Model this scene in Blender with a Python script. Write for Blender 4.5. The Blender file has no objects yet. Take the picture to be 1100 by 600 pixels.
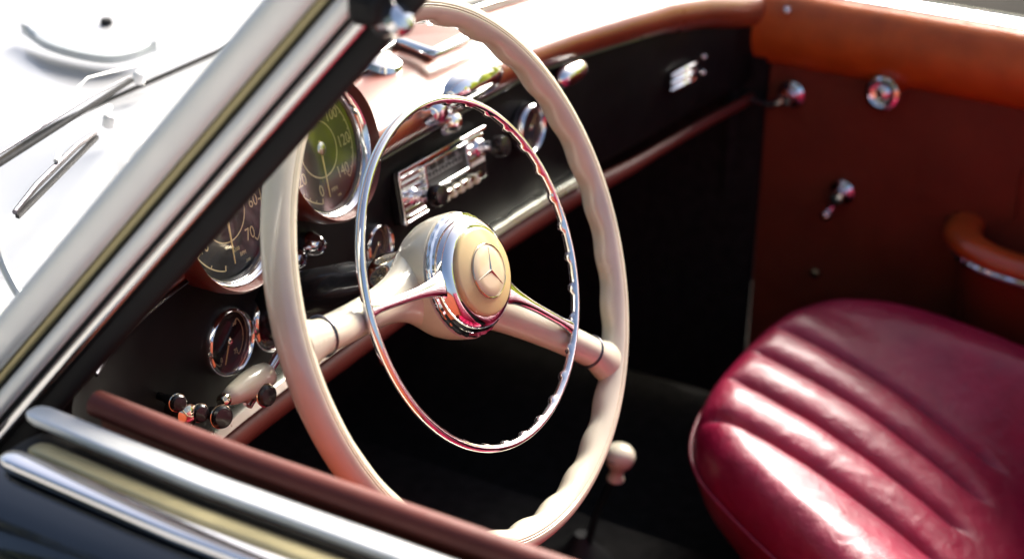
import bpy, math, random
from mathutils import Vector, Matrix, noise
random.seed(7)
R = math.radians
sc = bpy.context.scene
col = sc.collection
V = Vector

# ------------------------------------------------------------------ materials
def mat(name, base=(.5,.5,.5), rough=.5, metal=0., coat=0., coat_rough=.05, spec=.5, coat_ior=1.5, sheen=0., sss=0., ior=1.5,
        mott=0., mscale=12., bump=0., bscale=200., btype='noise', rvar=0., rscale=15., tint2=None):
    m = bpy.data.materials.new(name); m.use_nodes = True
    nt = m.node_tree; N = nt.nodes; Lk = nt.links
    b = N['Principled BSDF']
    b.inputs['Base Color'].default_value = (*base, 1)
    b.inputs['Roughness'].default_value = rough
    b.inputs['Metallic'].default_value = metal
    b.inputs['Coat Weight'].default_value = coat
    b.inputs['Coat Roughness'].default_value = coat_rough
    b.inputs['Coat IOR'].default_value = coat_ior
    b.inputs['Specular IOR Level'].default_value = spec
    b.inputs['Sheen Weight'].default_value = sheen
    b.inputs['IOR'].default_value = ior
    if sss:
        b.inputs['Subsurface Weight'].default_value = sss
        b.inputs['Subsurface Radius'].default_value = (.004,.0025,.0015)
        b.inputs['Subsurface Scale'].default_value = 1.
    tc = N.new('ShaderNodeTexCoord')
    if mott:
        n = N.new('ShaderNodeTexNoise'); n.inputs['Scale'].default_value = mscale; n.inputs['Detail'].default_value = 6
        Lk.new(tc.outputs['Object'], n.inputs['Vector'])
        mx = N.new('ShaderNodeMix'); mx.data_type = 'RGBA'
        t2 = tint2 or tuple(c*(1-mott) for c in base)
        mx.inputs[6].default_value = (*base,1); mx.inputs[7].default_value = (*t2,1)
        rp = N.new('ShaderNodeMapRange'); rp.inputs[1].default_value=.35; rp.inputs[2].default_value=.7
        Lk.new(n.outputs['Fac'], rp.inputs[0]); Lk.new(rp.outputs[0], mx.inputs[0])
        Lk.new(mx.outputs[2], b.inputs['Base Color'])
    if rvar:
        n = N.new('ShaderNodeTexNoise'); n.inputs['Scale'].default_value = rscale; n.inputs['Detail'].default_value = 5
        Lk.new(tc.outputs['Object'], n.inputs['Vector'])
        rp = N.new('ShaderNodeMapRange'); rp.inputs[1].default_value=.3; rp.inputs[2].default_value=.7
        rp.inputs[3].default_value=max(0,rough-rvar); rp.inputs[4].default_value=rough+rvar
        Lk.new(n.outputs['Fac'], rp.inputs[0]); Lk.new(rp.outputs[0], b.inputs['Roughness'])
    if bump:
        if btype == 'leather':
            v = N.new('ShaderNodeTexVoronoi'); v.inputs['Scale'].default_value = bscale
            v.feature = 'DISTANCE_TO_EDGE'
            Lk.new(tc.outputs['Object'], v.inputs['Vector'])
            n = N.new('ShaderNodeTexNoise'); n.inputs['Scale'].default_value = 38; n.inputs['Detail'].default_value = 7
            n.inputs['Distortion'].default_value = 1.2
            Lk.new(tc.outputs['Object'], n.inputs['Vector'])
            a = N.new('ShaderNodeMath'); a.operation='MULTIPLY_ADD'; a.inputs[1].default_value = .25
            Lk.new(v.outputs['Distance'], a.inputs[0]); Lk.new(n.outputs['Fac'], a.inputs[2])
            out = a.outputs[0]
        else:
            n = N.new('ShaderNodeTexNoise'); n.inputs['Scale'].default_value = bscale; n.inputs['Detail'].default_value = 6
            Lk.new(tc.outputs['Object'], n.inputs['Vector']); out = n.outputs['Fac']
        bp = N.new('ShaderNodeBump'); bp.inputs['Strength'].default_value = bump; bp.inputs['Distance'].default_value = .004
        Lk.new(out, bp.inputs['Height']); Lk.new(bp.outputs[0], b.inputs['Normal'])
    return m

def glass_mat(name, tint=(1,1,1), ior=1.45, extra=0., rough=.01):
    m = bpy.data.materials.new(name); m.use_nodes = True
    nt = m.node_tree; N = nt.nodes; Lk = nt.links
    for n in list(N): N.remove(n)
    o = N.new('ShaderNodeOutputMaterial'); t = N.new('ShaderNodeBsdfTransparent'); g = N.new('ShaderNodeBsdfGlossy')
    t.inputs[0].default_value = (*tint,1); g.inputs['Roughness'].default_value = rough
    ge = N.new('ShaderNodeNewGeometry'); dt = N.new('ShaderNodeVectorMath'); dt.operation='DOT_PRODUCT'
    Lk.new(ge.outputs['Normal'], dt.inputs[0]); Lk.new(ge.outputs['Incoming'], dt.inputs[1])
    ab = N.new('ShaderNodeMath'); ab.operation='ABSOLUTE'; Lk.new(dt.outputs['Value'], ab.inputs[0])
    om = N.new('ShaderNodeMath'); om.operation='SUBTRACT'; om.inputs[0].default_value=1; Lk.new(ab.outputs[0], om.inputs[1])
    pw = N.new('ShaderNodeMath'); pw.operation='POWER'; pw.inputs[1].default_value=5; Lk.new(om.outputs[0], pw.inputs[0])
    F0 = ((ior-1)/(ior+1))**2
    f = N.new('ShaderNodeMath'); f.operation='MULTIPLY_ADD'; f.inputs[1].default_value=1-F0; f.inputs[2].default_value=F0; Lk.new(pw.outputs[0], f.inputs[0])
    ad = N.new('ShaderNodeMath'); ad.operation='ADD'; ad.inputs[1].default_value = extra; ad.use_clamp = True
    mx = N.new('ShaderNodeMixShader')
    Lk.new(f.outputs[0], ad.inputs[0]); Lk.new(ad.outputs[0], mx.inputs[0])
    Lk.new(t.outputs[0], mx.inputs[1]); Lk.new(g.outputs[0], mx.inputs[2]); Lk.new(mx.outputs[0], o.inputs[0])
    return m

M = {}
M['cream']   = mat('cream_plastic', (.77,.70,.545), .22, coat=.6, sss=.05, mott=.10, mscale=30, rvar=.07, rscale=40, bump=.03, bscale=90)
M['ivory']   = mat('ivory_plastic', (.74,.56,.27), .18, coat=.5, sss=.12, mott=.06, mscale=60)
M['medal']   = mat('pale_ivory', (.80,.66,.42), .16, coat=.5, mott=.05, mscale=80)
M['chrome']  = mat('chrome', (.86,.85,.87), .055, metal=1, rvar=.035, rscale=60)
M['satin'] = mat('satin_aluminium', (.92,.91,.89), .38, metal=.35, rvar=.06, rscale=35)
M['satinc']  = mat('brushed_chrome', (.85,.86,.78), .30, metal=1, rvar=.05, rscale=35)
M['olive']   = mat('bronze_channel', (.42,.36,.20), .38, metal=.7, rvar=.06, rscale=35)
M['chrome2'] = mat('aged_chrome', (.80,.79,.80), .16, metal=1, rvar=.06, rscale=35, bump=.02, bscale=120)
M['dimple']  = mat('warm_chrome', (.80,.70,.52), .12, metal=1)
M['tan']     = mat('tan_leather', (.64,.135,.016), .34, coat=.12, coat_rough=.25, mott=.25, mscale=25, bump=.35, bscale=450, btype='leather', rvar=.08)
M['dashtop'] = mat('tan_dash_leather', (.26,.055,.022), .34, coat=.8, coat_rough=.24, coat_ior=1.5, mott=.2, mscale=18, bump=.10, bscale=650, btype='leather', rvar=.07)
M['red']     = mat('oxblood_leather', (.36,.004,.050), .42, coat=.65, coat_rough=.31, coat_ior=1.42, mott=.25, mscale=20, bump=.6, bscale=420, btype='leather', rvar=.09)
M['redtrim'] = mat('red_brown_leather', (.14,.025,.017), .5, spec=.35, coat=.05, coat_rough=.3, mott=.2, mscale=25, bump=.15, bscale=600, btype='leather')
M['arm']     = mat('armrest_leather', (.52,.085,.013), .34, coat=.5, coat_rough=.18, mott=.25, mscale=25, bump=.3, bscale=450, btype='leather')
M['pod']     = mat('brown_leather', (.13,.022,.012), .36, coat=.3, coat_rough=.2, mott=.2, mscale=25, bump=.12, bscale=650, btype='leather')
M['panel']   = mat('russet_vinyl', (.185,.031,.010), .6, mott=.2, mscale=14, bump=.3, bscale=420, btype='leather', rvar=.1)
M['dash']    = mat('black_dash_paint', (.009,.0088,.0086), .55, spec=.12, mott=.3, mscale=40, rvar=.08)
M['carpet']  = mat('black_carpet', (.027,.026,.025), .95, spec=.08, mott=.4, mscale=60, bump=.5, bscale=900)
M['black']   = mat('black_plastic', (.010,.010,.011), .22, coat=.3, rvar=.08)
M['rubber']  = mat('black_rubber', (.012,.012,.013), .6, spec=.3, bump=.1, bscale=150)
M['matte']   = mat('matte_black_frame', (.010,.009,.010), .55, spec=.25, mott=.3, mscale=30)
M['dial']    = mat('dial_black', (.018,.018,.019), .45, mott=.2, mscale=150)
M['mark']    = mat('dial_marking', (.78,.66,.36), .5)
M['needle']  = mat('needle_paint', (.80,.62,.28), .4)
M['paint']   = mat('dark_blue_paint', (.006,.007,.012), .10, coat=1., coat_rough=.015, spec=.6, rvar=.03, rscale=8)
M['bonnetp'] = mat('sky_glare_paint', (.46,.46,.47), .25, metal=.2, coat=.8, coat_rough=.03, rvar=.03, rscale=8)  # dark car paint made pale, standing in for bright sky reflected in it
M['steel']   = mat('dark_steel', (.10,.095,.11), .3, metal=1)
M['grey']    = mat('grey_metal', (.55,.58,.58), .4, metal=.4)
M['glass']   = glass_mat('windscreen_glass', (.95,.97,.955), 1.45)
M['lens']    = glass_mat('gauge_glass', (1,1,1), 1.5, .22, .09)
M['lens2']   = glass_mat('plain_gauge_glass', (1,1,1), 1.5, .02, .06)
M['asphalt'] = mat('asphalt', (.035,.032,.028), .95, spec=.05, mott=.45, mscale=3, bump=.6, bscale=120)
M['bounce']  = mat('pale_bounce_sheet', (.40,.39,.37), .9, spec=.2, mott=.25, mscale=5, bump=.4, bscale=80)
M['lawn']    = mat('lawn_green', (.10,.17,.025), .9, mott=.45, mscale=4, bump=.6, bscale=60)
M['leaf2']   = mat('dark_leaf_green', (.03,.045,.012), .6, mott=.4, mscale=3)
M['leaf']    = mat('leaf_green', (.22,.27,.03), .5, mott=.4, mscale=3)
M['orange']  = mat('orange_lamp', (.55,.07,.015), .3, coat=.5)

# ------------------------------------------------------------------ object helpers
ROOTLOC = V((.36,.2,-.88))
def link(name, me, m, parent=None):
    o = bpy.data.objects.new(name, me); col.objects.link(o)
    if m: me.materials.append(m)
    if parent is not None:
        o.parent = parent
        if parent.type == 'EMPTY': o.location = -ROOTLOC
    return o

class MB:
    def __init__(s): s.v=[]; s.f=[]
    def add(s, vs, fs):
        k=len(s.v); s.v += [tuple(v) for v in vs]; s.f += [tuple(i+k for i in f) for f in fs]; return s
    def box(s, c, sz, M3=None):
        c=V(c); vs=[]
        for x in (-1,1):
            for y in (-1,1):
                for z in (-1,1):
                    p=V((x*sz[0]/2,y*sz[1]/2,z*sz[2]/2)); vs.append(c+(M3@p if M3 else p))
        return s.add(vs,[(0,1,3,2),(4,6,7,5),(0,4,5,1),(2,3,7,6),(0,2,6,4),(1,5,7,3)])
    def grid(s, rows, closed_u=False, closed_v=False, cap=False):
        nr=len(rows); nc=len(rows[0]); vs=[p for r in rows for p in r]; fs=[]
        for i in range(nr if closed_u else nr-1):
            for j in range(nc if closed_v else nc-1):
                i2=(i+1)%nr; j2=(j+1)%nc
                fs.append((i*nc+j, i*nc+j2, i2*nc+j2, i2*nc+j))
        if cap:
            fs.append(tuple(range(nc))[::-1]); fs.append(tuple((nr-1)*nc+j for j in range(nc)))
        return s.add(vs,fs)
    def lathe(s, o, ax, prof, n=48, ref=None, cap=True, rmod=None):
        ax=V(ax).normalized(); o=V(o)
        r0 = V(ref) if ref else (V((0,0,1)) if abs(ax.z)<.9 else V((1,0,0)))
        e1=(r0-ax*r0.dot(ax)).normalized(); e2=ax.cross(e1)
        rows=[]
        for (r,h) in prof:
            rows.append([o+ax*h+(e1*math.cos(2*math.pi*k/n)+e2*math.sin(2*math.pi*k/n))*(r*(rmod(r,h,2*math.pi*k/n) if rmod else 1)) for k in range(n)])
        return s.grid(rows, closed_v=True, cap=cap)
    def tube(s, pts, r, n=12, closed=False, cap=True, flat=None, up=None):
        pts=[V(p) for p in pts]; rows=[]; prev=None
        for i,p in enumerate(pts):
            if closed: t=(pts[(i+1)%len(pts)]-pts[i-1])
            else: t=pts[min(i+1,len(pts)-1)]-pts[max(i-1,0)]
            t.normalize()
            if up is not None: a=V(up)-t*V(up).dot(t)
            elif prev is None:
                a = V((0,0,1)) if abs(t.z)<.9 else V((1,0,0)); a=a-t*a.dot(t)
            else: a=prev-t*prev.dot(t)
            a.normalize(); prev=a; b=t.cross(a)
            rr = r[i] if isinstance(r,(list,tuple)) else r
            fl = (flat[i] if isinstance(flat,(list,tuple)) else flat) if flat else 1
            rows.append([p+a*rr*math.cos(2*math.pi*k/n)+b*rr*fl*math.sin(2*math.pi*k/n) for k in range(n)])
        return s.grid(rows, closed_u=closed, closed_v=True, cap=(cap and not closed))
    def prism(s, outline, d):
        vs=[V(p) for p in outline]; d=V(d); n=len(vs)
        return s.add(vs+[p+d for p in vs], [tuple(range(n))[::-1], tuple(range(n,2*n))]+[(i,(i+1)%n,n+(i+1)%n,n+i) for i in range(n)])
    def build(s, name, m, parent=None, smooth=35, bevel=0, recalc=True):
        me=bpy.data.meshes.new(name); me.from_pydata(s.v,[],s.f)
        import bmesh
        bm=bmesh.new(); bm.from_mesh(me)
        if recalc: bmesh.ops.recalc_face_normals(bm, faces=bm.faces)
        bm.to_mesh(me); bm.free()
        if smooth:
            for p in me.polygons: p.use_smooth=True
            me.set_sharp_from_angle(angle=R(smooth))
        o=link(name, me, m, parent)
        if bevel:
            b=o.modifiers.new('bevel','BEVEL'); b.width=bevel; b.segments=3; b.limit_method='ANGLE'; b.angle_limit=R(40)
        return o

def crv(pts, n=40):                         # Catmull-Rom through points
    pts=[V(p) for p in pts]; P=[pts[0]*2-pts[1]]+pts+[pts[-1]*2-pts[-2]]; out=[]
    segs=len(pts)-1; per=max(2,n//segs)
    for i in range(segs):
        a,b,c,d=P[i:i+4]
        for k in range(per):
            t=k/per
            out.append(.5*((2*b)+(c-a)*t+(2*a-5*b+4*c-d)*t*t+(3*b-a-3*c+d)*t**3))
    out.append(pts[-1]); return out
def sst(a,b,x):
    t=min(1,max(0,(x-a)/(b-a))); return t*t*(3-2*t)

# camera (position of the photographer beside the driver's door)
CAM=V((-.978,-.581,.564)); yaw,pit,rol=R(60.97),R(-26.533),R(1.072); FOC=1801.6
fw=V((math.sin(yaw)*math.cos(pit),math.cos(yaw)*math.cos(pit),math.sin(pit)))
rt=fw.cross(V((0,0,1))).normalized(); up_=rt.cross(fw)
rt2=rt*math.cos(rol)+up_*math.sin(rol); up2=up_*math.cos(rol)-rt*math.sin(rol)
def ray(p): return rt2*((p[0]-550)/FOC)-up2*((p[1]-300)/FOC)+fw
def at(p, ax, v):
    d=ray(p); return CAM+d*((v-CAM[ax])/d[ax])
def onplane(p, q, n):
    d=ray(p); n=V(n); return CAM+d*((V(q)-CAM).dot(n)/d.dot(n))

# ------------------------------------------------------------------ the car
car=bpy.data.objects.new('convertible_car', None); col.objects.link(car); car.location=ROOTLOC
car['label']='open vintage convertible with cream steering wheel, chrome trim, tan dash and oxblood leather seat'
car['category']='car'

# ---- steering wheel
A=R(23.18); PH=R(26.5); LX=V((1,0,0))
n=V((0,-math.cos(A),math.sin(A))); u0=V((0,math.sin(A),math.cos(A)))
wu=u0*math.cos(PH)+LX*math.sin(PH); wr=LX*math.cos(PH)-u0*math.sin(PH)
def wp(r, deg, h=0.): 
    a=R(deg); return (LX*math.cos(a)+u0*math.sin(a))*r+n*h
def ring(Rm, prof_fn, nth, nal, h=0.):
    rows=[]
    for i in range(nth):
        th=2*math.pi*i/nth; er=LX*math.cos(th)+u0*math.sin(th)
        rows.append([er*(Rm+a)+n*(h+b) for (a,b) in (prof_fn(th,al) for al in nal)])
    return MB().grid(rows, closed_u=True, closed_v=True)
als=sorted(set([k*7.5 for k in range(48)]+[78+k for k in range(0,27)]))
def rimprof(th, deg):
    al=R(deg); ra,rb=.0118,.0122
    w=max(0,math.cos(al-R(203)))**2.6
    sc_=(.5+.5*math.cos(th*30))**1.2
    k=1+w*(-.24*sc_+.04)
    for g in (86,96):
        k-=.075*math.exp(-((deg-g)/1.7)**2)
    return (ra*k*math.cos(al), rb*k*math.sin(al))
wheel=ring(.2045, rimprof, 456, als).build('steering_wheel', M['cream'], car, smooth=80)
wheel['label']='large cream two-spoke steering wheel'
# hub (cream bell)
hub=MB().lathe((0,0,0), n, [(.026,-.050),(.031,-.048),(.036,-.044),(.0415,-.037),(.0455,-.029),(.0478,-.020),(.0488,-.010),(.0488,-.004),(.044,-.003)], 64).build('hub', M['cream'], wheel, smooth=60)
for deg in (171.5,-44.5):
    m=MB(); rows=[]
    er=LX*math.cos(R(deg))+u0*math.sin(R(deg)); et=n.cross(er)
    for i in range(25):
        t=i/24; r=.030+t*(.199-.030)
        h=-.028+.026*sst(0,.9,t)
        flare=.019*math.exp(-t*7)+.0035*sst(.86,1,t)*1.6
        hw=.0128+flare; ht=.0125+.010*math.exp(-t*6)+.001*sst(.86,1,t)
        rows.append([er*r+n*h+et*hw*math.cos(2*math.pi*k/28)+n*ht*math.sin(2*math.pi*k/28) for k in range(28)])
    sp=m.grid(rows, closed_v=True, cap=True).build('spoke', M['cream'], wheel, smooth=70)
    # ferrule line where the spoke meets the rim
    c=er*.1725-n*.0036
    MB().tube([c+et*.0135*math.cos(2*math.pi*k/40)+n*.0132*math.sin(2*math.pi*k/40) for k in range(40)], .0016, 8, closed=True).build('ferrule', M['steel'], wheel, smooth=60)
# chrome collar with a beaded edge
MB().lathe((0,0,0), n, [(.0440,-.0045),(.0470,-.0040),(.0478,-.0015),(.0470,.0010),(.0452,.0016),(.0448,.0030),(.0440,.0060),(.0410,.0105),(.0375,.0125),(.0345,.0130),(.030,.0130)], 180,
    rmod=lambda r,h,t: 1+(.010*(math.sin(t*30)>0) if -.003<h<.0012 and r>.0465 else 0)).build('collar', M['chrome'], wheel, smooth=50)
# horn ring
als2=[k*15 for k in range(24)]
def hornprof(th, deg):
    al=R(deg); w=max(0,math.cos(al-R(222)))**1.2
    c=(th*32/(2*math.pi))%1.0
    notch=math.exp(-((c-.5)/.15)**4)
    k=1+w*(.55*notch-.12)
    return (.0035*k*math.cos(al), .0038*k*math.sin(al))
ring(.1325, hornprof, 760, als2, .008).build('horn_ring', M['chrome'], wheel, smooth=60)
for deg,sgn in ((169.2,1),(-42.5,1)):
    er=LX*math.cos(R(deg))+u0*math.sin(R(deg)); et=n.cross(er); rows=[]
    for i in range(22):
        t=i/21; r=.040+t*(.1345-.040)
        hw=.0058-.0018*sst(0,.5,t)+.0030*math.exp(-((t-1)/.10)**2)+.006*math.exp(-t*9); ht=.0030
        rows.append([er*r+n*(.0062+.001*t)+et*hw*math.copysign(abs(math.cos(a))**.8,math.cos(a))+n*ht*math.sin(a) for a in [2*math.pi*k/20 for k in range(20)]])
    MB().grid(rows, closed_v=True, cap=True).build('horn_bar', M['chrome'], wheel, smooth=60)
# ivory horn button with raised three-pointed star medallion
prof=[(.026,.0100),(.0330,.0105),(.0342,.0125),(.0338,.0150)]
for k in range(9):
    t=k/8; r=.0330*(1-t)+.0212*t; prof.append((r,.0160+.0058*(1-(r/.033)**2)))
prof+=[(.0208,.0186),(.0204,.0186)]
btn=MB().lathe((0,0,0), n, prof, 96).build('horn_button', M['ivory'], wheel, smooth=50)
prof=[(.0204,.0178),(.0207,.0194),(.0198,.0203),(.0120,.0213),(.0004,.0219)]
MB().lathe((0,0,0), n, prof, 72).build('medallion', M['medal'], wheel, smooth=40)
m=MB(); c=n*.0216; top=n*.0228
for k in range(3):
    a=math.pi/2+k*2*math.pi/3
    d=wr*math.cos(a)+wu*math.sin(a); e=n.cross(d)
    q1=c+(wr*math.cos(a+math.pi/3)+wu*math.sin(a+math.pi/3))*.0021; q2=c+(wr*math.cos(a-math.pi/3)+wu*math.sin(a-math.pi/3))*.0021
    m.add([top,q1,c+d*.0190-n*.0008,q2],[(0,1,2),(0,2,3)])
m.build('star_emblem', M['dimple'], wheel, smooth=0, recalc=False)
cc=[c+(wr*math.cos(2*math.pi*k/64)+wu*math.sin(2*math.pi*k/64))*.0203-n*.0012 for k in range(64)]
MB().tube(cc, .00042, 6, closed=True).build('star_ring', M['dimple'], wheel)

# steering column and stalk
colm=MB().lathe((0,0,0), n, [(.020,-.60),(.020,-.235),(.026,-.23),(.0265,-.115),(.024,-.11),(.024,-.05)], 40).build('steering_column', M['black'], car)
MB().lathe((0,0,0), n, [(.0262,-.080),(.0275,-.078),(.0280,-.052),(.0262,-.048)], 40).build('sleeve', M['dimple'], colm)
h1=at((243,428),1,.150); h2=at((286,402),1,.150); h3=V((.0,.150,-.066))
st=MB().tube([h2-(h3-h2).normalized()*.03,h3],.0042,12).build('indicator_stalk', M['chrome'], car)
d=(h1-h2); ln=d.length
MB().lathe(h2, d.normalized(), [(.0075,-.003),(.0105,0),(.0118,ln*.18),(.0110,ln*.5),(.0080,ln*.85),(.0052,ln),(.003,ln*1.01)], 24).build('knob', M['cream'], st, smooth=60)
MB().lathe(h1, d.normalized(), [(.0050,-.001),(.0054,.001),(.0054,.005),(.0040,.007)], 20).build('ferrule', M['dimple'], st)

# ---- dashboard
DP=crv([(-.325,.095,0),(-.28,.135,0),(-.20,.170,0),(-.08,.190,0),(.10,.194,0),(.30,.194,0),(.48,.186,0),(.62,.167,0),(.70,.159,0),(.79,.150,0),(.87,.140,0),(.922,.134,0)],99)
def zpad(x):
    T=((-9,-.004),(.42,-.004),(.62,-.018),(.70,-.026),(.79,-.042),(.87,-.062),(.95,-.080))
    for (a,za),(b,zb) in zip(T,T[1:]):
        if x<=b: return za+(zb-za)*(x-a)/(b-a)
    return -.08
def dnorm(i):
    t=DP[min(i+1,len(DP)-1)]-DP[max(i-1,0)]; t.normalize(); return V((t.y,-t.x,0))   # towards the driver
def wsy(x):                                   # lower edge of the windscreen in plan
    dx=x-.36; return .285-.21*(math.sqrt(dx*dx+.0064)-.08)
def wsz(x): return .004+.026*(1-min(1,((x-.36)/.697)**2))
rows=[]
for i,p in enumerate(DP):
    nn=dnorm(i); z0=zpad(p.x)
    rows.append([p+V((0,0,z0)), p+nn*.003+V((0,0,z0-.010)), p+nn*.004+V((0,0,-.07)), p+nn*.004+V((0,0,-.142)), p+V((0,0,-.152)), p-nn*.05+V((0,0,-.155))])
dash=MB().grid(rows).build('dashboard', M['dash'], car, smooth=50, recalc=True)
dash['label']='black painted dashboard under a tan leather top'
# padded top
rows=[]
for i,p in enumerate(DP):
    if p.x<-.265: continue
    nn=dnorm(i); z0=zpad(p.x); r=.017+.005*sst(.5,.8,p.x); row=[]
    for a in range(-70,100,17):
        row.append(p-nn*.004+nn*(r*math.cos(R(a)))*.9+V((0,0,z0+.013+r*math.sin(R(a)))))
    yb=max(wsy(p.x)-.004, p.y+.03); bk=V((p.x,yb,wsz(p.x)+.004))
    f0=row[-1]
    for k in range(1,9):
        t=k/8; q=f0.lerp(bk,t); q.z+=.006*math.sin(math.pi*t)*sst(.02,.12,yb-p.y); row.append(q)
    rows.append(row)
MB().grid(rows).build('dash_pad', M['dashtop'], dash, smooth=60)
MB().tube([p+dnorm(i)*.0075+V((0,0,zpad(p.x)-.001)) for i,p in enumerate(DP) if p.x>-.265], .0016, 8).build('pad_bead', M['steel'], dash)
RP=[(p+dnorm(i)*.012,dnorm(i)) for i,p in enumerate(DP) if p.x<.545]
MB().grid([[p-q*.008+V((0,0,-.1575)),p+V((0,0,-.1565)),p+q*.0020+V((0,0,-.1550)),p-q*.0010+V((0,0,-.1485)),p-q*.0035+V((0,0,-.1474)),p-q*.010+V((0,0,-.1472))] for p,q in RP]).build('chrome_rail', M['satinc'], dash, smooth=30)
MB().tube([p+dnorm(i)*.005+V((0,0,-.1725)) for i,p in enumerate(DP)], [.0125-.0055*sst(.45,.75,p.x) for p in DP], 14, flat=.8).build('lower_roll', M['redtrim'], dash)

def txt(s, size, c, rx, ry, nn, m, rot=0.):
    cu=bpy.data.curves.new('t','FONT'); cu.body=s; cu.size=size; cu.align_x='CENTER'; cu.align_y='CENTER'; cu.extrude=.00008; cu.resolution_u=3
    o=bpy.data.objects.new('t',cu); col.objects.link(o)
    me=bpy.data.meshes.new_from_object(o)
    ca,sa=math.cos(rot),math.sin(rot)
    m.add([c+rx*((v.co.x*ca-v.co.y*sa)*.82)+ry*(v.co.x*sa+v.co.y*ca)+nn*v.co.z for v in me.vertices],[tuple(p.vertices) for p in me.polygons])
    bpy.data.objects.remove(o); bpy.data.curves.remove(cu); bpy.data.meshes.remove(me)

def bar2(m, a, b, w, nn):
    t=(b-a).normalized(); e=nn.cross(t)*w/2
    m.add([a-e,a+e,b+e,b-e],[(0,1,2,3)])
def gauge(name, c, rad, tilt, nums, a0, sweep, ticks, small, needle_deg, circ=True, pod=None, label=None, nsize=.0140, yaw_=0.):
    ax=V((math.sin(yaw_)*-1*math.cos(R(tilt)),-math.cos(yaw_)*math.cos(R(tilt)),math.sin(R(tilt)))); c=V(c)
    rx=V((math.cos(yaw_),-math.sin(yaw_),0)); rx=(rx-ax*rx.dot(ax)).normalized(); ry=ax.cross(rx)
    if ry.z<0: ry=-ry
    f=rad/.0565
    if pod:
        g=MB().lathe(c, ax, [(rad*1.0,.006),(rad*1.03,.016),(rad*1.065,.019),(rad*1.10,.016),(rad*1.10,.004),(rad*1.02,-.022),(rad*.86,-.042),(rad*.5,-.054),(rad*.1,-.058)], 72, cap=False).build(name, M[pod], car, smooth=60)
    else:
        g=MB().lathe(c, ax, [(rad*.5,-.03),(rad*.98,-.028),(rad*1.0,-.004),(rad*.9,-.003)], 48).build(name, M['black'], car)
    if label: g['label']=label
    if pod:
        bz=[(rad*.90,.0008),(rad*.905,.0035),(rad*.93,.0065),(rad*.965,.010),(rad*1.0,.0110),(rad*1.02,.0085),(rad*1.02,.002)]
    else:
        bz=[(rad*.83,.0005),(rad*.835,.003),(rad*.86,.0062),(rad*.92,.0078),(rad*.98,.0062),(rad*1.01,.002),(rad*1.01,-.004)]
    MB().lathe(c, ax, bz, 72, cap=False).build('bezel', M['chrome'], g, smooth=60)
    face=MB().lathe(c, ax, [(rad*.92,-.001),(rad*.0005+.0001,-.001)], 64, cap=False).build('dial_face', M['dial'], g)
    m=MB(); P=lambda r,a: c+rx*(r*math.cos(R(a)))+ry*(r*math.sin(R(a)))
    h=ax*.0004
    for i,s in enumerate(nums):
        a=a0-sweep*i/(len(nums)-1)
        if s: txt(s, nsize, P(rad*.62 if pod else rad*.56,a)+h, rx, ry, ax, m)
    nt_=ticks*(len(nums)-1)
    for i in range(nt_+1):
        a=a0-sweep*i/nt_; big=(i%ticks==0)
        bar2(m, P(rad*(.80 if pod else .72),a)+h*2, P(rad*((.80 if pod else .72)-(.075 if big else .045)),a)+h*2, .0014*f if big else .0010*f, ax)
    def arc(r, a1, a2, w, hh):
        k=max(8,int(abs(a2-a1)/4)); vs=[]
        for i in range(k+1):
            a=a1+(a2-a1)*i/k; vs += [P(r-w/2,a)+hh, P(r+w/2,a)+hh]
        m.add(vs,[(2*i,2*i+1,2*i+3,2*i+2) for i in range(k)])
    arc(rad*(.80 if pod else .73), a0, a0-sweep, .0011*max(f,.6), h)
    if circ: arc(rad*.42, 0, 360, .0011*f, h*1.5)
    for (s,sz,dx,dy) in small: txt(s, sz, c+rx*dx+ry*dy+h, rx, ry, ax, m)
    m.build('dial_markings', M['mark'], g, smooth=0, recalc=False)
    a=needle_deg; d_=rx*math.cos(R(a))+ry*math.sin(R(a)); e=ax.cross(d_)
    nb=MB(); hh=ax*.0028; L_=rad*(.72 if pod else .66)
    nb.prism([c+hh-d_*rad*.12-e*.0012*f, c+hh-d_*rad*.12+e*.0012*f, c+hh+d_*L_+e*.0004, c+hh+d_*L_-e*.0004], ax*.0006)
    nd=nb.build('needle', M['needle'], g, smooth=0)
    MB().lathe(c, ax, [(rad*.10,.0022),(rad*.10,.0042),(rad*.07,.0050),(.0003,.0052)], 24).build('needle_cap', M['chrome2'] if pod else M['dimple'], g)
    MB().lathe(c, ax, [(rad*.915,.0062),(rad*.6,.0070),(.0005,.0074)], 48, cap=False).build('glass', M['lens'] if name=='speedometer' else M['lens2'], g)
    return g
SPD=(.065,.183,.040); TAC=(-.065,.179,.034)
gauge('speedometer', SPD, .0565, 17.5, ['0','20','40','60','80','100','120','140'], 252, 301, 4, [('MPH',.0052,.006,-.037),('1000',.0032,.010,-.0435)], 262, pod='pod', label='round speedometer lettered 100, 120, 140 MPH')
gauge('tachometer', TAC, .0565, 13, ['','10','20','30','40','50','60','70'], 252, 301, 2, [('RPM',.0046,.010,-.0375),('x100',.0042,.004,-.032),('1000',.0032,.014,-.0445)], 264, pod='pod', label='round rev counter lettered 60 and 70')
DY=.187
G1=at((243,366),1,DY); G2=at((291,341),1,DY); G3=at((403,262),1,DY)
gauge('oil_pressure_gauge', G1, .0285, 6, ['0','25','50','75'], 235, 290, 2, [], 243, circ=False, nsize=.0062)
gauge('temperature_gauge', G2, .0285, 6, ['100','140','175','212'], 235, 290, 2, [], 235, circ=False, nsize=.0050)
gauge('fuel_gauge', G3, .0200, 6, ['0','1/2','1'], 235, 290, 2, [], 225, circ=False, nsize=.0045)
CK=at((567,137),1,.180)
gauge('dash_clock', CK, .0260, 4, ['12','3','6','9','12'], 90, 360, 3, [], 40, circ=False, nsize=.0060)

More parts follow.
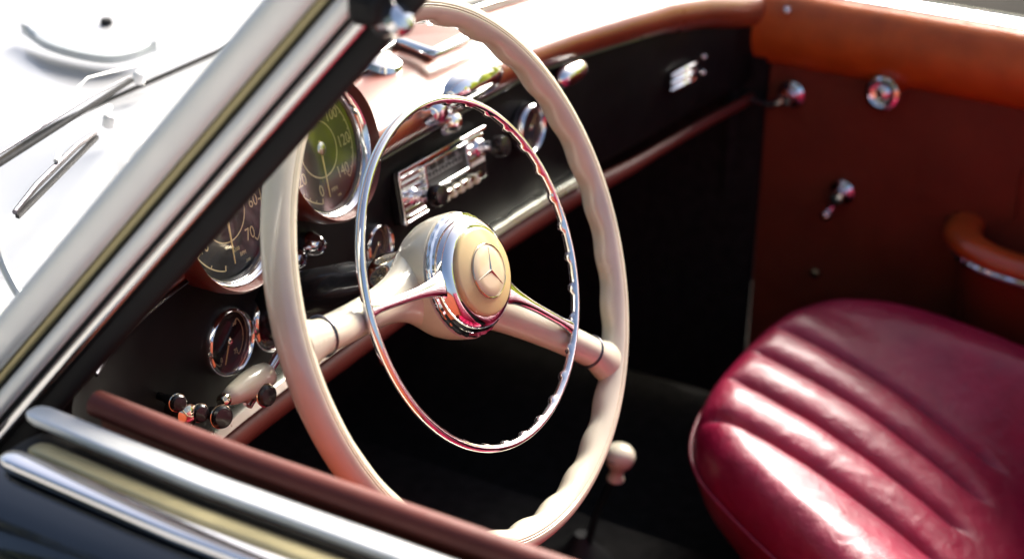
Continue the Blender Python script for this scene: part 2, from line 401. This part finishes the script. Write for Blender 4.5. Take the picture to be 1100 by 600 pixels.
# chrome bezelled knobs under the big dials
for px,sz in (((334,262),.0095),((314,277),.0085)):
    c=at(px,1,DY-.004)
    k=MB().lathe(c,(0,-1,.1),[(sz*1.15,-.006),(sz*1.2,.001),(sz*1.0,.005),(sz*.8,.010),(sz*.62,.0115),(sz*.5,.009)],28, rmod=lambda r,h,t: 1+.03*math.sin(t*14)).build('chrome_knob', M['chrome'], car, smooth=50)
    MB().lathe(c,(0,-1,.1),[(sz*.55,.0085),(sz*.5,.0105),(.0003,.0115)],20).build('knob_cap', M['black'], k)
# black switch knobs low on the driver's side
for px,sz,yy,dk in (((237,447),.0088,.138,(-.35,-1,.25)),((285,424),.0088,.138,(-.2,-1,.2)),((214,443),.0070,.150,(-.35,-1,.25)),((190,432),.0065,.15,(-.35,-1,.25))):
    c=at(px,1,yy); d=V(dk).normalized()
    k=MB().lathe(c,d,[(.003,-.04),(.003,-.016),(sz*.6,-.014),(sz*.8,-.004),(sz,-.001),(sz*.98,.0035),(sz*.8,.005),(.0003,.0056)],28).build('switch_knob', M['black'], car)
    MB().tube([c+d*.0005+(d.orthogonal().normalized()*math.cos(a)+d.cross(d.orthogonal().normalized())*math.sin(a))*sz*1.02 for a in [2*math.pi*i/32 for i in range(32)]], .0006, 6, closed=True).build('knob_ring', M['dimple'], k)
c=at((200,445),1,.155)
MB().lathe(c,(-.3,-1,.2),[(.006,-.03),(.006,-.004),(.009,-.002),(.009,.003),(.005,.005),(.0003,.0055)],24).build('ignition_lock', M['dimple'], car)

# ---- radio
RY=.182
RN=V((0,-.965,.26)); RQ=V((.26,RY,-.058))
tl=onplane((421,187),RQ,RN); tr=onplane((514,136),RQ,RN); bl=onplane((430,243),RQ,RN)
ex=(tr-tl); W=ex.length; ex.normalize(); ez=(tl-bl); Hh=ez.length; ez.normalize(); en=ex.cross(ez)
if en.y>0: en=-en
def rp(a,b,d=0): return bl+ex*(a*W)+ez*(b*Hh)+en*d
def rbox(m,a0,a1,b0,b1,d0,d1): m.prism([rp(a0,b0,d0),rp(a1,b0,d0),rp(a1,b1,d0),rp(a0,b1,d0)], en*(d1-d0))
m=MB(); rbox(m,0,1,0,1,-.008,.003)
radio=m.build('car_radio', M['black'], car, smooth=0, bevel=.002)
m=MB()
for i in range(7):
    b0=.06+i*.125; rbox(m,.02,.25,b0,b0+.075,.003,.0055); 
    if i>2: rbox(m,.76,.98,b0,b0+.075,.003,.0055)
rbox(m,0,1,.945,1.02,.003,.008); rbox(m,0,.02,0,.945,.003,.007); rbox(m,.02,.26,0,.045,.003,.006)
for q_ in ((.02,.25,.05),(.76,.98,.33)):
    m2=MB(); rbox(m2,q_[0],q_[1],q_[2],.94,.0028,.0036); m2.build('faceplate', M['satin'], radio, smooth=0)
m.build('grille', M['chrome'], radio, smooth=0, bevel=.0006)
m=MB()
for (a0,a1,b0,b1) in ((.26,.75,.86,.91),(.26,.75,.34,.41),(.255,.275,.34,.91),(.735,.76,.34,.91)): rbox(m,a0,a1,b0,b1,.003,.009)
m.build('window_frame', M['chrome'], radio, smooth=0, bevel=.0006)
m=MB(); rbox(m,.275,.735,.41,.86,.002,.0045); tw=m.build('tuning_scale', M['dial'], radio, smooth=0)
m=MB()
for b in (.58,.70): rbox(m,.30,.71,b,b+.012,.0046,.0048)
for k in range(11):
    a=.32+k*.038; rbox(m,a,a+.005,.60,.60+(.10 if k%2 else .06),.0048,.0050)
for s,a in (('55',.33),('7',.43),('10',.53),('16',.66)): txt(s,.0075,rp(a,.77,.0047),ex,ez,en,m)
m.build('scale_markings', M['grey'], radio, smooth=0, recalc=False)
for a,b in ((.13,.44),(.90,.66)):
    c=rp(a,b,.003)
    k=MB().lathe(c,en,[(.008,0),(.008,.004),(.0055,.006),(.0055,.022),(.007,.024)],28).build('radio_knob', M['chrome'], radio)
    MB().lathe(c,en,[(.0080,.022),(.0100,.024),(.0104,.031),(.009,.035),(.0003,.036)],32).build('knob_cap', M['black'], k)
m=MB(); rbox(m,.30,.78,.02,.32,.003,.006); m.build('button_panel', M['black'], radio, smooth=0)
for i in range(5):
    a=.36+i*.090; m=MB(); rbox(m,a,a+.045,.08,.26,.006,.017); k=m.build('push_button', M['cream'], radio, smooth=0, bevel=.001)
    m=MB(); rbox(m,a-.004,a+.049,.20,.30,.0172,.0195); m.build('button_cap', M['chrome'], k, smooth=0, bevel=.0006)

# ---- chrome bits on the dash top and face
m=MB(); v0=at((467,58),2,.046); va=at((428,43),2,.046); vb=at((512,37),2,.046)
vt=MB().tube([va,v0.lerp(va,.12),v0,v0.lerp(vb,.1),vb],[.0035,.0048,.0052,.0048,.0035],12,flat=1.3).build('mirror_base_trim', M['chrome'], dash)
MB().prism([va+V((.010,.012,-.016)),v0+V((.010,.012,-.016)),vb+V((.010,.012,-.016)),vb+V((.02,.03,-.012)),(va+vb)/2+V((.02,.05,-.012)),va+V((-.01,.02,-.012))],(0,0,.013)).build('mirror_base', M['dashtop'], dash, smooth=0, bevel=.004)
c=at((411,64),2,.042)
MB().lathe(c,(0,-.25,1),[(.020,-.012),(.021,-.004),(.018,.001),(.010,.0035),(.0003,.004)],40, rmod=lambda r,h,t:1-.0*t).build('defroster_cap', M['chrome'], dash)
c=at((502,92),1,.185); 
ash=MB().add([],[])
rows=[]
for i in range(21):
    t=i/20; a=-1+2*t; w=(1-abs(a)**2.6)**.5 if abs(a)<1 else 0.
    rows.append([c+V((a*.052,-.004-.017*w*math.sin(R(q))*1.0,.004+.019*max(w,.02)*math.cos(R(q)))) for q in range(-10,190,20)])
MB().grid(rows).build('ashtray', M['chrome'], dash, smooth=60)
c2=at((507,99),1,.168)
MB().tube([c2+V((x*.040,-.0065+.006*x*x,-.001)) for x in [-1,-.6,-.2,.2,.6,1]],[.0012,.0022,.0024,.0024,.0022,.0012],8).build('ashtray_lip', M['black'], dash)
for px,s in (((470,117),.013),((486,130),.010)):
    c=at(px,1,.176); MB().lathe(c,(0,-1,.5),[(s*1.1,-.01),(s,.002),(s*.7,.006),(.0003,.008)],28).build('chrome_knob', M['chrome'], car)  # two small chrome domes below the ashtray
c=at((617,80),1,.168)
rows=[]
for i in range(17):
    a=-1+2*i/16; w=max(.03,(1-abs(a)**3)**.5)
    rows.append([c+V((a*.030,-.011*w*math.cos(R(q))+.004,.0125*w*math.sin(R(q)))) for q in range(0,360,20)])
MB().grid(rows,closed_v=True,cap=True).build('glovebox_latch', M['chrome'], dash)
# glove-box grab handle, ribbed, at the far end of the dash
def dashpt(px):
    best=None
    for k in range(400):
        y=.06+k*.0004; q=at(px,1,y)
        i=min(range(len(DP)),key=lambda j:abs(DP[j].x-q.x)); e=abs(DP[i].y-y)
        if best is None or e<best[0]: best=(e,q,i)
    return best[1],dnorm(best[2])
c,nn=dashpt((726,82)); tt=V((-nn.y,nn.x,0))
m=MB()
for k in range(3):
    m.tube([c+nn*.010+tt*x+V((0,0,.011-.009*k)) for x in (-.030,-.015,0,.015,.030)],[.002,.004,.0042,.004,.002],10)
m.build('dash_vent', M['chrome'], dash)
for dz in (0,-.02):
    c3=c+tt*.055+V((0,0,.01+dz))+nn*.006; MB().lathe(c3,nn,[(.004,-.005),(.004,0),(.002,.003),(.0003,.0035)],16).build('screw', M['chrome'], dash)

# ---- windscreen
P0=V((-.337,.140,.004)); P1=V((-.247,-.085,.292)); rake=(P1-P0)
def wsbase(x): 
    return V((x, wsy(x), wsz(x)))
xs=[-.33+1.38*i/48 for i in range(49)]
rows=[]
for x in xs:
    s=(x-.36)/.697; row=[]
    for k in range(13):
        t=k/12; b=wsbase(x); row.append(V((.36+(x-.36)*(1-.13*t), b.y-.235*t**(1+.6*(1-s*s))+.012*math.sin(math.pi*t), b.z+(.294-b.z)*t)))
    rows.append(row)
ws=MB().grid(rows).build('windscreen', M['glass'], car, smooth=80)
ws['label']='raked windscreen in a chrome frame'
# driver-side post: several parallel mouldings
pt=(P1-P0).normalized()
vd=(P0.lerp(P1,.5)-CAM).normalized(); 
side=pt.cross(vd).normalized()          # runs across the post, towards the cabin
if side.dot(V((1,0,0)))<0: side=-side
toward=(-vd)
def post(off, out, w, d, rnd=.8, ext0=.03, ext1=.03):
    a=P0-pt*ext0+side*off+toward*out; b=P1+pt*ext1+side*off+toward*out; rows=[]
    for i in range(13):
        p=a.lerp(b,i/12)+toward*(-.006*(1-((i-6)/6)**2))
        rows.append([p+side*(w/2)*math.copysign(abs(math.cos(t))**rnd,math.cos(t))+toward*(d/2)*math.copysign(abs(math.sin(t))**rnd,math.sin(t)) for t in [2*math.pi*k/20 for k in range(20)]])
    return MB().grid(rows,closed_v=True,cap=True)
post(-.0335,-.002,.0225,.016).build('outer_moulding', M['satin'], ws)
post(-.0197,-.006,.0065,.010).build('bronze_channel', M['olive'], ws)
post(-.0158,-.008,.0036,.010).build('glazing_rubber', M['rubber'], ws)
post(-.0090,-.001,.0115,.013).build('post_moulding', M['satin'], ws)
post(-.0020,-.006,.0040,.008).build('inner_rubber', M['rubber'], ws)
post(.0035,-.003,.0085,.010).build('inner_moulding', M['chrome2'], ws)
post(.0150,-.012,.0165,.018,.6).build('post', M['matte'], ws)
# header and far post, lower frame
hd=[V((.36+(x-.36)*.87, wsy(x)-.235, .296)) for x in xs]
MB().tube(hd,.013,12).build('header_rail', M['chrome2'], ws)
fp0=V((1.05,.140,.004)); fp1=V((.967,-.085,.292))
MB().tube([fp0,fp1],.015,12).build('far_post', M['chrome2'], ws)
MB().tube([wsbase(x)+V((0,.006,.008)) for x in xs],.0065,10).build('lower_gasket', M['rubber'], ws)
MB().tube([wsbase(x)+V((0,-.003,.0085)) for x in xs if x>-.22],.0032,10).build('lower_moulding', M['chrome'], ws)
lip=[at(p,0,q) for p,q in (((-8,250),-.24),((4,285),-.245),((22,318),-.25),((34,326),-.252),((48,312),-.255),((75,270),-.26),((110,225),-.262),((160,165),-.262),((230,92),-.258),((292,28),-.25))]
MB().tube(crv(lip,60),[.0035 if i<18 else .0016 for i in range(len(crv(lip,60)))],10).build('glass_edge', M['grey'], ws)
# roof catch at the top corner of the post
c=at((398,14),1,P1.y-.0)
k=MB().box(c+V((.0,0,.004)),(.022,.02,.02)).build('roof_catch', M['matte'], ws, smooth=40, bevel=.006)
c=at((424,22),1,P1.y-.01)
k=MB().lathe(c,(-.3,-.8,.5),[(.008,-.012),(.010,-.004),(.010,.004),(.007,.008),(.0003,.010)],24).build('catch_knob', M['chrome'], ws)

# ---- passenger door (inside face)
DX=.93
def dpt(y,z,x=DX): return V((x-.03*max(0,y),y,z))
door=None
def zt(y): return -.030
rows=[]
ys=[.15-.05*i for i in range(24)]
prof=[(.10,-.015),(.075,-.015),(.055,-.018)]
# inner panel
rows=[[dpt(y,z,DX+bx) for (z,bx) in ((-.115,.004),(-.20,.0),(-.30,.004),(-.45,.006),(-.60,.01))] for y in [.112]+[q for q in ys if q<.11]]
pdoor=MB().grid(rows).build('door', M['panel'], car, smooth=40)
pdoor['label']='far door trimmed in russet vinyl with a padded tan top'
rows=[]
for y in ys:
    rows.append([dpt(y,-.082+.047*math.sin(R(q)),DX+.012-.034*math.cos(R(q))) for q in range(-80,101,12)])
MB().grid(rows).build('door_roll', M['tan'], pdoor, smooth=70)
rows=[]
for y in ys:
    rows.append([dpt(y,z,DX+bx) for bx,z in ((.010,-.040),(.012,-.032),(.022,-.030),(.030,-.029),(.032,-.027),(.034,-.029),(.046,-.030),(.060,-.036))])
MB().grid(rows).build('sill_moulding', M['chrome2'], pdoor, smooth=30)
rows=[]
for y in ys:
    rows.append([dpt(y,z,DX+bx) for bx,z in ((.060,-.038),(.085,-.05),(.12,-.10),(.14,-.2),(.135,-.4),(.11,-.62))])
MB().grid(rows).build('door_skin', M['paint'], pdoor, smooth=60)
MB().tube([dpt(.150,-.082+.050*math.sin(R(q)),DX+.012-.037*math.cos(R(q))) for q in range(-80,101,12)]+[],.0055,8).build('roll_seal', M['rubber'], pdoor)
# fixed pillar between dash and door
MB().tube([V((.925,.155,.05)),V((.915,.150,-.03)),V((.905,.150,-.12)),V((.92,.155,-.3))],[.010,.010,.008,.008],10).build('door_seal', M['carpet'], car)
c=at((846,12),0,DX-.022)
MB().lathe(c,(-1,0,.5),[(.005,-.006),(.006,.0),(.004,.006),(.0003,.008)],20).build('lock_button', M['chrome'], pdoor)
# round chrome knob
c=at((953,97),0,DX-.004)
MB().lathe(c,(-1,0,.1),[(.0245,-.002),(.0245,.003),(.0225,.008),(.0220,.016),(.0205,.021),(.0165,.0225),(.0140,.0195),(.0100,.0185),(.0060,.0215),(.0003,.0225)],36, rmod=lambda r,h,t:1+(.05*math.sin(t*8) if .004<h<.019 else 0)).build('vent_knob', M['chrome'], pdoor)
# inside door handle
c=at((851,101),0,DX-.004)
hd_=MB().lathe(c,(-1,0,.05),[(.017,-.002),(.017,.004),(.010,.008),(.009,.020),(.011,.024),(.008,.030),(.0003,.031)],32).build('door_handle', M['chrome'], pdoor)
e=at((806,107),0,DX-.030)
MB().tube([c+V((-.024,0,0)),c.lerp(e,.35)+V((-.022,0,-.005)),c.lerp(e,.7)+V((-.008,0,-.004)),e],[.0065,.0050,.0045,.0035],12).build('lever', M['chrome'], hd_)
# window crank
c=at((905,206),0,DX-.004)
cr=MB().lathe(c,(-1,0,.05),[(.016,-.002),(.016,.004),(.009,.008),(.008,.018),(.010,.022),(.008,.027),(.0003,.028)],32).build('window_crank', M['chrome'], pdoor)
e=at((891,228),0,DX-.024)
MB().tube([c+V((-.022,0,0)),e],[.0055,.0045],10).build('crank_arm', M['chrome'], cr)
MB().lathe(e,(-1,0,.1),[(.007,-.004),(.009,.003),(.008,.016),(.004,.021),(.0003,.022)],20).build('crank_knob', M['chrome'], cr)
c=at((876,293),0,DX-.006); MB().lathe(c,(-1,0,0),[(.007,-.002),(.006,.003),(.0003,.004)],16).build('trim_screw', M['dimple'], pdoor)
# vertical stitched seam
MB().tube([at((1098,180),0,DX-.001),at((1091,235),0,DX-.001)],.0012,6).build('seam', M['panel'], pdoor)
# armrest
a0=at((1028,275),0,DX-.075); 
ar=[V((DX+.01,a0.y+.012,a0.z+.010)),V((DX-.035,a0.y+.006,a0.z+.010)),V((DX-.066,a0.y-.022,a0.z+.008)),V((DX-.074,a0.y-.07,a0.z+.003)),V((DX-.074,a0.y-.16,a0.z)),V((DX-.072,a0.y-.30,a0.z-.002)),V((DX-.07,a0.y-.5,a0.z-.002))]
arm=MB().tube(crv(ar,48),.0145,18,flat=1.55,up=(0,0,1)).build('armrest', M['arm'], pdoor)
MB().tube([p+V((-.017,.008,-.0095)) for p in crv(ar,48)],.0050,10).build('armrest_trim', M['chrome'], arm)
rows=[[V((p.x-.004,p.y+.002,p.z-.016)),V((p.x+.008,p.y-.006,p.z-.12)),V((p.x+.03,p.y-.006,p.z-.20))] for p in crv(ar,48)]
MB().grid(rows).build('map_pocket', M['panel'], arm, smooth=60)

# ---- driver door (outside, nearest the camera)
ZT=.040
yd=[.085-.04*i for i in range(28)]
def skin(y,k):   # outer body side: k 0..1 from top moulding outwards and down
    prof=[(-.398,.0235),(-.422,.0205),(-.436,.012),(-.448,-.004),(-.466,-.035),(-.485,-.085),(-.500,-.16),(-.505,-.26),(-.49,-.42),(-.455,-.60)]
    x,z=prof[k]; return V((x+.03*max(0,y)+.015*sst(0,.5,y), y, z))
yd2=yd
ddoor=MB().grid([[skin(y,k) for k in range(9)] for y in yd2]).build('door', M['paint'], car, smooth=60)
ddoor['label']='near door in glossy dark paint with bright sill mouldings'
def strip(x,z,w,h,y0,y1,name,m,rnd=.45,zr=0.):
    rows=[]
    nn_=26
    for i in range(nn_):
        t=(i/(nn_-1))**2.5; y=y0+(y1-y0)*t; s=max(.2,min(1,(1-(1-min(1,t*abs(y1-y0)/.012))**2)**.5))
        rows.append([V((x+.05*max(0,y+.05)+(w/2*s)*math.copysign(abs(math.cos(a))**rnd,math.cos(a)), y, z+zr*t+(h/2*s)*math.copysign(abs(math.sin(a))**rnd,math.sin(a)))) for a in [2*math.pi*k/20 for k in range(20)]])
    return MB().grid(rows,closed_v=True,cap=True).build(name,m,ddoor,smooth=50)
strip(-.367,.036,.016,.007,.094,-1.0,'inner_sill_moulding',M['satin'])
strip(-.386,.026,.014,.010,.075,-1.0,'window_slot',M['olive'])
strip(-.384,.020,.040,.012,.09,-1.0,'slot_seal',M['rubber'])
strip(-.404,.029,.015,.009,.080,-1.0,'outer_sill_moulding',M['chrome'])
rows=[[V((-.345+.05*max(0,y+.05)+.0085*math.cos(R(q)),y,.042+.008*math.sin(R(q)))) for q in range(0,360,24)] for y in [.058-.04*i for i in range(27)]]
MB().grid(rows,closed_v=True,cap=True).build('door_roll',M['redtrim'],ddoor,smooth=60)
rows=[[V((-.335,y,.030)),V((-.33,y,-.1)),V((-.335,y,-.60))] for y in (.06,-.3,-1.0)]
MB().grid(rows).build('door_card',M['panel'],ddoor)

# ---- bonnet, cowl, wings
def bz(d,y):
    a=abs(d); e=sst(.3,2.2,y)
    return .012+.030*math.exp(-(d/.20)**2)*sst(.45,.9,y)-.030*sst(.25,.48,a)+.055*math.exp(-((a-.66)/.13)**2)-.02-.10*e
ysb=[.16+.06*i for i in range(30)]
def wing(sgn):
    rows=[]
    for y in ysb:
        row=[]
        for a in (.50,.54,.58,.62,.66,.70,.74):
            x_=.36+sgn*a*(1-.03*max(0,y)); row.append(V((x_,max(y,min(wsy(x_)+.014,.30)),bz(a,y))))
        b=row[-1]
        for dx,dz in ((.035,-.02),(.06,-.055),(.08,-.11),(.09,-.2),(.085,-.35),(.06,-.55)):
            row.append(b+V((sgn*dx,0,dz)))
        rows.append(row)
    return MB().grid(rows)
w1=wing(-1).build('front_wing',M['bonnetp'],car,smooth=60); w2=wing(1).build('front_wing',M['bonnetp'],car,smooth=60)
rows=[]
for y in [.50+.05*i for i in range(32)]:
    rows.append([V((.36+d,y,bz(d,y)+.003)) for d in [-.497+.994*i/40 for i in range(41)]])
bon=MB().grid(rows).build('bonnet',M['bonnetp'],car,smooth=60)
rows=[]
for x in xs:
    d=(x-.36); y0=wsy(x)-.002
    d2=max(-.49,min(.49,d))
    rows.append([V((x if abs(d)<.49 else .36+d2+(d-d2)*1.0, y0+(.496-y0)*t, ((wsz(x)-.004)*(1-t)+bz(d2,.49)*t))) for t in [k/8 for k in range(9)]])
MB().grid(rows).build('cowl',M['bonnetp'],car,smooth=60)
c=at((114,21),2,.003)
MB().lathe(c,(0,0,1),[(.0065,-.02),(.0065,-.002),(.005,.001),(.0003,.002)],20).build('washer_nozzle',M['rubber'],car)
# raised grey crescent on the bonnet
pa=[at(p,2,.016) for p in ((22,24),(60,34),(105,42),(140,44),(168,43))]; pb=[at(p,2,.016) for p in ((22,24),(50,42),(95,54),(130,55),(168,43))]
pa=crv(pa,24); pb=crv(pb,24)
MB().grid([[a+V((0,0,-.012)),a+V((0,0,-.003)),a.lerp(b,.5)+V((0,0,-.001)),b+V((0,0,-.004)),b+V((0,0,-.012))] for a,b in zip(pa,pb)]).build('bonnet_crescent',M['grey'],car,smooth=60)
# wipers
def wiper(a,b,c0,r,zz):
    A_=at(a,2,zz); B_=at(b,2,zz); C_=at(c0,2,zz-.01)
    w=MB().tube([A_,A_.lerp(B_,.25)+V((0,0,.004)),A_.lerp(B_,.75)+V((0,0,.004)),B_],[r*.8,r,r,r*.8],8).build('wiper',M['steel'],car)
    MB().prism([A_+V((0,-.004,-.0045)),B_+V((0,-.004,-.0045)),B_+V((0,-.004,-.0015)),A_+V((0,-.004,-.0015))],(0,.004,0)).build('blade',M['rubber'],w,smooth=0)
    MB().tube([A_.lerp(B_,.5)+V((0,0,.008)),A_.lerp(B_,.8)+V((0,.01,.016)),C_+V((0,0,.004))],[r*.8,r*.9,r*1.1],8).build('arm',M['satin'],w)
    MB().lathe(C_+V((0,0,-.004)),(0,-.3,1),[(.006,-.01),(.006,-.002),(.004,.001),(.0003,.002)],20).build('spindle',M['satin'],w)
    return w
wiper((-60,208),(140,82),(150,74),.0010,.034)
wiper((16,228),(102,143),(118,120),.0028,.038)

# ---- cabin tub: floor, tunnel, bulkheads
fl=MB()
fl.box((.36,-.15,-.63),(1.34,1.6,.02))
tub=fl.build('floor_pan',M['carpet'],car,smooth=0)
MB().box((.36,.60,-.37),(1.26,.02,.54)).build('firewall',M['carpet'],tub,smooth=0)
rows=[[V((.36+a,y,z)) for a,z in ((-.13,-.62),(-.11,-.54),(-.08,-.515),(.08,-.515),(.11,-.54),(.13,-.62))] for y in (.61,.3,0,-.4,-.9)]
MB().grid(rows).build('transmission_tunnel',M['carpet'],tub,smooth=40)
MB().box((.36,-.94,-.30),(1.30,.02,.66)).build('rear_bulkhead',M['carpet'],tub,smooth=0)
for x,y0 in ((-.345,.16),(.926,.114)):  # far panel also laps the door front, its black standing in for shade
    MB().box((x,(y0+.62)/2,-.36),(.02,.62-y0,.50)).build('kick_panel',M['carpet'],tub,smooth=0)
MB().box((.30,.27,-.19),(1.2,.16,.012),Matrix.Rotation(R(-18),3,'X')).build('under_dash_tray',M['carpet'],tub,smooth=0)

# gear lever
K=V((.36,.034,-.377))
gl=MB().tube([V((.36,.07,-.53)),V((.36,.055,-.45)),K+V((0,0,-.012))],[.005,.0042,.0038],12).build('gear_lever',M['steel'],car)
MB().lathe(K+V((0,0,-.02)),(0,-.12,1),[(.0090,-.002),(.0095,0),(.0075,.004),(.0072,.009),(.0100,.015),(.0148,.021),(.0162,.0265),(.0162,.030),(.0148,.0345),(.0115,.0380),(.006,.0402),(.0003,.041)],40).build('knob',M['cream'],gl,smooth=70)
MB().tube([K+V((.0163*math.cos(a),.0163*math.sin(a),.0078)) for a in [2*math.pi*i/32 for i in range(32)]],.0007,6,closed=True).build('knob_ring',M['steel'],gl)
MB().lathe((.36,.07,-.53),(0,0,1),[(.05,-.015),(.045,.005),(.02,.03),(.008,.05)],32).build('gaiter',M['rubber'],gl)

# ---- passenger seat
SX,SY=.578,-.248; HX,HY=.235,.245
def seat_z(x,y):
    uu=(x-SX)/HX; t=(SY+HY-y)/.30
    right=sst(.35,.75,uu); left=sst(.55,.95,-uu)
    t=max(0,t); drop=.040*t+.075*t*t
    z=-.326-drop*(1-.72*right-.25*left)
    z+=.006*(1-min(1,uu*uu))+.0009*noise.noise(V((x*30,y*22,.3)))+.0006*noise.noise(V((x*75+y*40,y*60,1.7)))
    # fluted pleats running fore and aft
    pl=0.
    for k in range(4):
        xg=.439+.0685*k
        pl-=.015*math.exp(-abs((x-xg)/.0075)**1.1)-.002*math.exp(-((x-xg-.034)/.022)**2)
    zone=sst(.02,.16,t)*(1-sst(.88,1.05,t))
    return z+pl*zone
rows=[]
NA=560
rhos=[i/150 for i in range(151)]
for rho in rhos:
    row=[]
    if rho<.72: s=rho/.72*.84; dz=0.
    else:
        q=(rho-.72)/.28*R(150); s=.84+.16*math.sin(min(q,R(90))) - (.52*(1-math.cos(max(0,q-R(90))))); dz=.055*(1-math.cos(min(q,R(90))))+.11*max(0,(q-R(90))/R(60))
    for k in range(NA):
        a=2*math.pi*k/NA; ca,sa=math.cos(a),math.sin(a); ex_=3.2
        rr=(abs(ca)**ex_+abs(sa)**ex_)**(-1/ex_)
        y=SY+HY*s*rr*sa; x=SX+(HX+(.065*sst(.18,-.12,y-SY) if ca<0 else 0))*s*rr*ca
        row.append(V((x,y,seat_z(x,y)-dz)))
    rows.append(row)
seat=MB().grid(rows,closed_v=True).build('seat',M['red'],car,smooth=80)
seat['label']='pleated oxblood leather passenger seat'
pp=[]
for k in range(120):
    a=2*math.pi*k/120; ca,sa=math.cos(a),math.sin(a); rr=(abs(ca)**3.2+abs(sa)**3.2)**(-1/3.2)
    y=SY+HY*1.012*rr*sa; x=SX+(HX+(.065*sst(.18,-.12,y-SY) if ca<0 else 0))*1.012*rr*ca; pp.append(V((x,y,seat_z(x,y)-.056)))
MB().tube(pp,.0020,8,closed=True).build('piping',M['red'],seat,smooth=80)
rows=[]
for i in range(41):
    v=i/40; row=[]
    for j in range(81):
        uu=-1+2*j/80; x=SX+HX*1.02*uu
        bul=.055*(1-abs(uu)**6)*math.sin(math.pi*min(1,v*1.0))**.35
        for k in range(6):
            bul-=.010*math.exp(-abs((x-(SX-.14+.056*k))/.008)**1.4)*sst(.0,.1,v)
        row.append(V((x,-.385-.26*v+bul,-.50+.62*v)))
    rows.append(row)
MB().grid(rows).build('backrest',M['red'],seat,smooth=80)
MB().box((SX,-.30,-.57),(.36,.42,.10)).build('seat_base',M['carpet'],seat,smooth=0,bevel=.01)

# driver's seat: the same seat set further back
def copy_part(o, off, parent):
    c=o.copy(); col.objects.link(c); c.parent=parent
    if off is not None: c.location=o.location+off
    return c
seat2=copy_part(seat, V((-.62,-.20,0)), car); seat2['label']='driver seat set well back behind the steering wheel'
for ch in list(seat.children): copy_part(ch, None, seat2)

# ------------------------------------------------------------------ ground
def sheet(name,x0,x1,y0,y1,z,m,k=1):
    o=MB().add([(x0,y0,z),(x1,y0,z),(x1,y1,z),(x0,y1,z)],[(0,1,2,3)]).build(name,m,None,smooth=0); o['kind']='structure'; return o
sheet('ground',-400,400,-400,400,-.88,M['asphalt'])
sheet('bounce_sheet',-40,-.95,-40,40,-.872,M['bounce'])  # added pale sheet out of view, bounces light up to the windscreen post
sheet('lawn',4.5,60,-60,60,-.876,M['lawn'])

rng=random.Random(3)
lm=M['leaf']; ln_=lm.node_tree; pb=ln_.nodes['Principled BSDF']; tb=ln_.nodes.new('ShaderNodeBsdfTranslucent'); tb.inputs[0].default_value=(.74,.80,.03,1)
ms=ln_.nodes.new('ShaderNodeMixShader'); ms.inputs[0].default_value=.6; ln_.links.new(pb.outputs[0],ms.inputs[1]); ln_.links.new(tb.outputs[0],ms.inputs[2]); ln_.links.new(ms.outputs[0],ln_.nodes['Material Output'].inputs[0])
def foliage(az0,az1,dist,h,num,leafm,spread=.5):
    fol=MB()
    for i in range(num):
        t=rng.random(); ang=R(az0+(az1-az0)*t); d=dist+rng.gauss(0,spread)+.6*math.sin(t*40)
        z=-.8+h*rng.random()**.8*(.8+.25*math.sin(t*23)+.12*math.sin(t*61))
        c=V((math.sin(ang)*d+.9*0,math.cos(ang)*d,z)); a=V((rng.gauss(0,1),rng.gauss(0,1),rng.gauss(0,1))).normalized(); b=a.orthogonal().normalized(); q=(.07+.07*rng.random())*dist/9*(1 if num<13001 and num>12999 else 1.5)
        e=a.cross(b); fol.add([c-b*q,c+e*q*.5,c+b*q,c-e*q*.5],[(0,1,2,3)])
    fo=fol.build('foliage',leafm,None,smooth=0,recalc=False); fo['kind']='stuff'
foliage(104,155,9,3.4,13000,M['leaf'],.12)
foliage(-115,-62,10,12,12000,M['leaf2'])
foliage(-52,-44,10,11,2600,M['leaf2'])
foliage(-38,-28,10,11,3000,M['leaf2'])
# ------------------------------------------------------------------ light
w=bpy.data.worlds.new('World'); sc.world=w; w.use_nodes=True
nt=w.node_tree; bg=nt.nodes['Background']; sky=nt.nodes.new('ShaderNodeTexSky'); sky.sky_type='NISHITA'; sky.sun_disc=False
SE,SAZ=R(34),R(88)           # azimuth measured from +y towards +x
sky.sun_elevation=SE; sky.sun_rotation=SAZ; sky.air_density=1.0; sky.dust_density=5.0
nt.links.new(sky.outputs[0],bg.inputs[0]); bg.inputs[1].default_value=.075
sl=bpy.data.lights.new('sun','SUN'); sl.energy=4.5; sl.angle=R(32); sl.color=(1,.95,.87)
so=bpy.data.objects.new('sun',sl); col.objects.link(so)
sd=V((math.sin(SAZ)*math.cos(SE),math.cos(SAZ)*math.cos(SE),math.sin(SE)))
so.rotation_euler=sd.to_track_quat('Z','Y').to_euler()

# ------------------------------------------------------------------ camera
cd=bpy.data.cameras.new('camera'); co=bpy.data.objects.new('camera',cd); col.objects.link(co)
cd.sensor_width=36; cd.lens=36*FOC/1100; cd.clip_start=.02; cd.clip_end=2000
mw=Matrix((rt2,up2,-fw)).transposed().to_4x4(); mw.translation=CAM; co.matrix_world=mw
cd.dof.use_dof=True; cd.dof.focus_distance=1.255; cd.dof.aperture_fstop=4.5; cd.dof.aperture_blades=9
sc.camera=co
sc.view_settings.view_transform='Standard'; sc.view_settings.look='None'; sc.view_settings.exposure=1.6; sc.view_settings.gamma=1
sc.cycles.max_bounces=10; sc.cycles.transparent_max_bounces=12; sc.cycles.caustics_reflective=False; sc.cycles.caustics_refractive=False
sc.cycles.sample_clamp_indirect=6
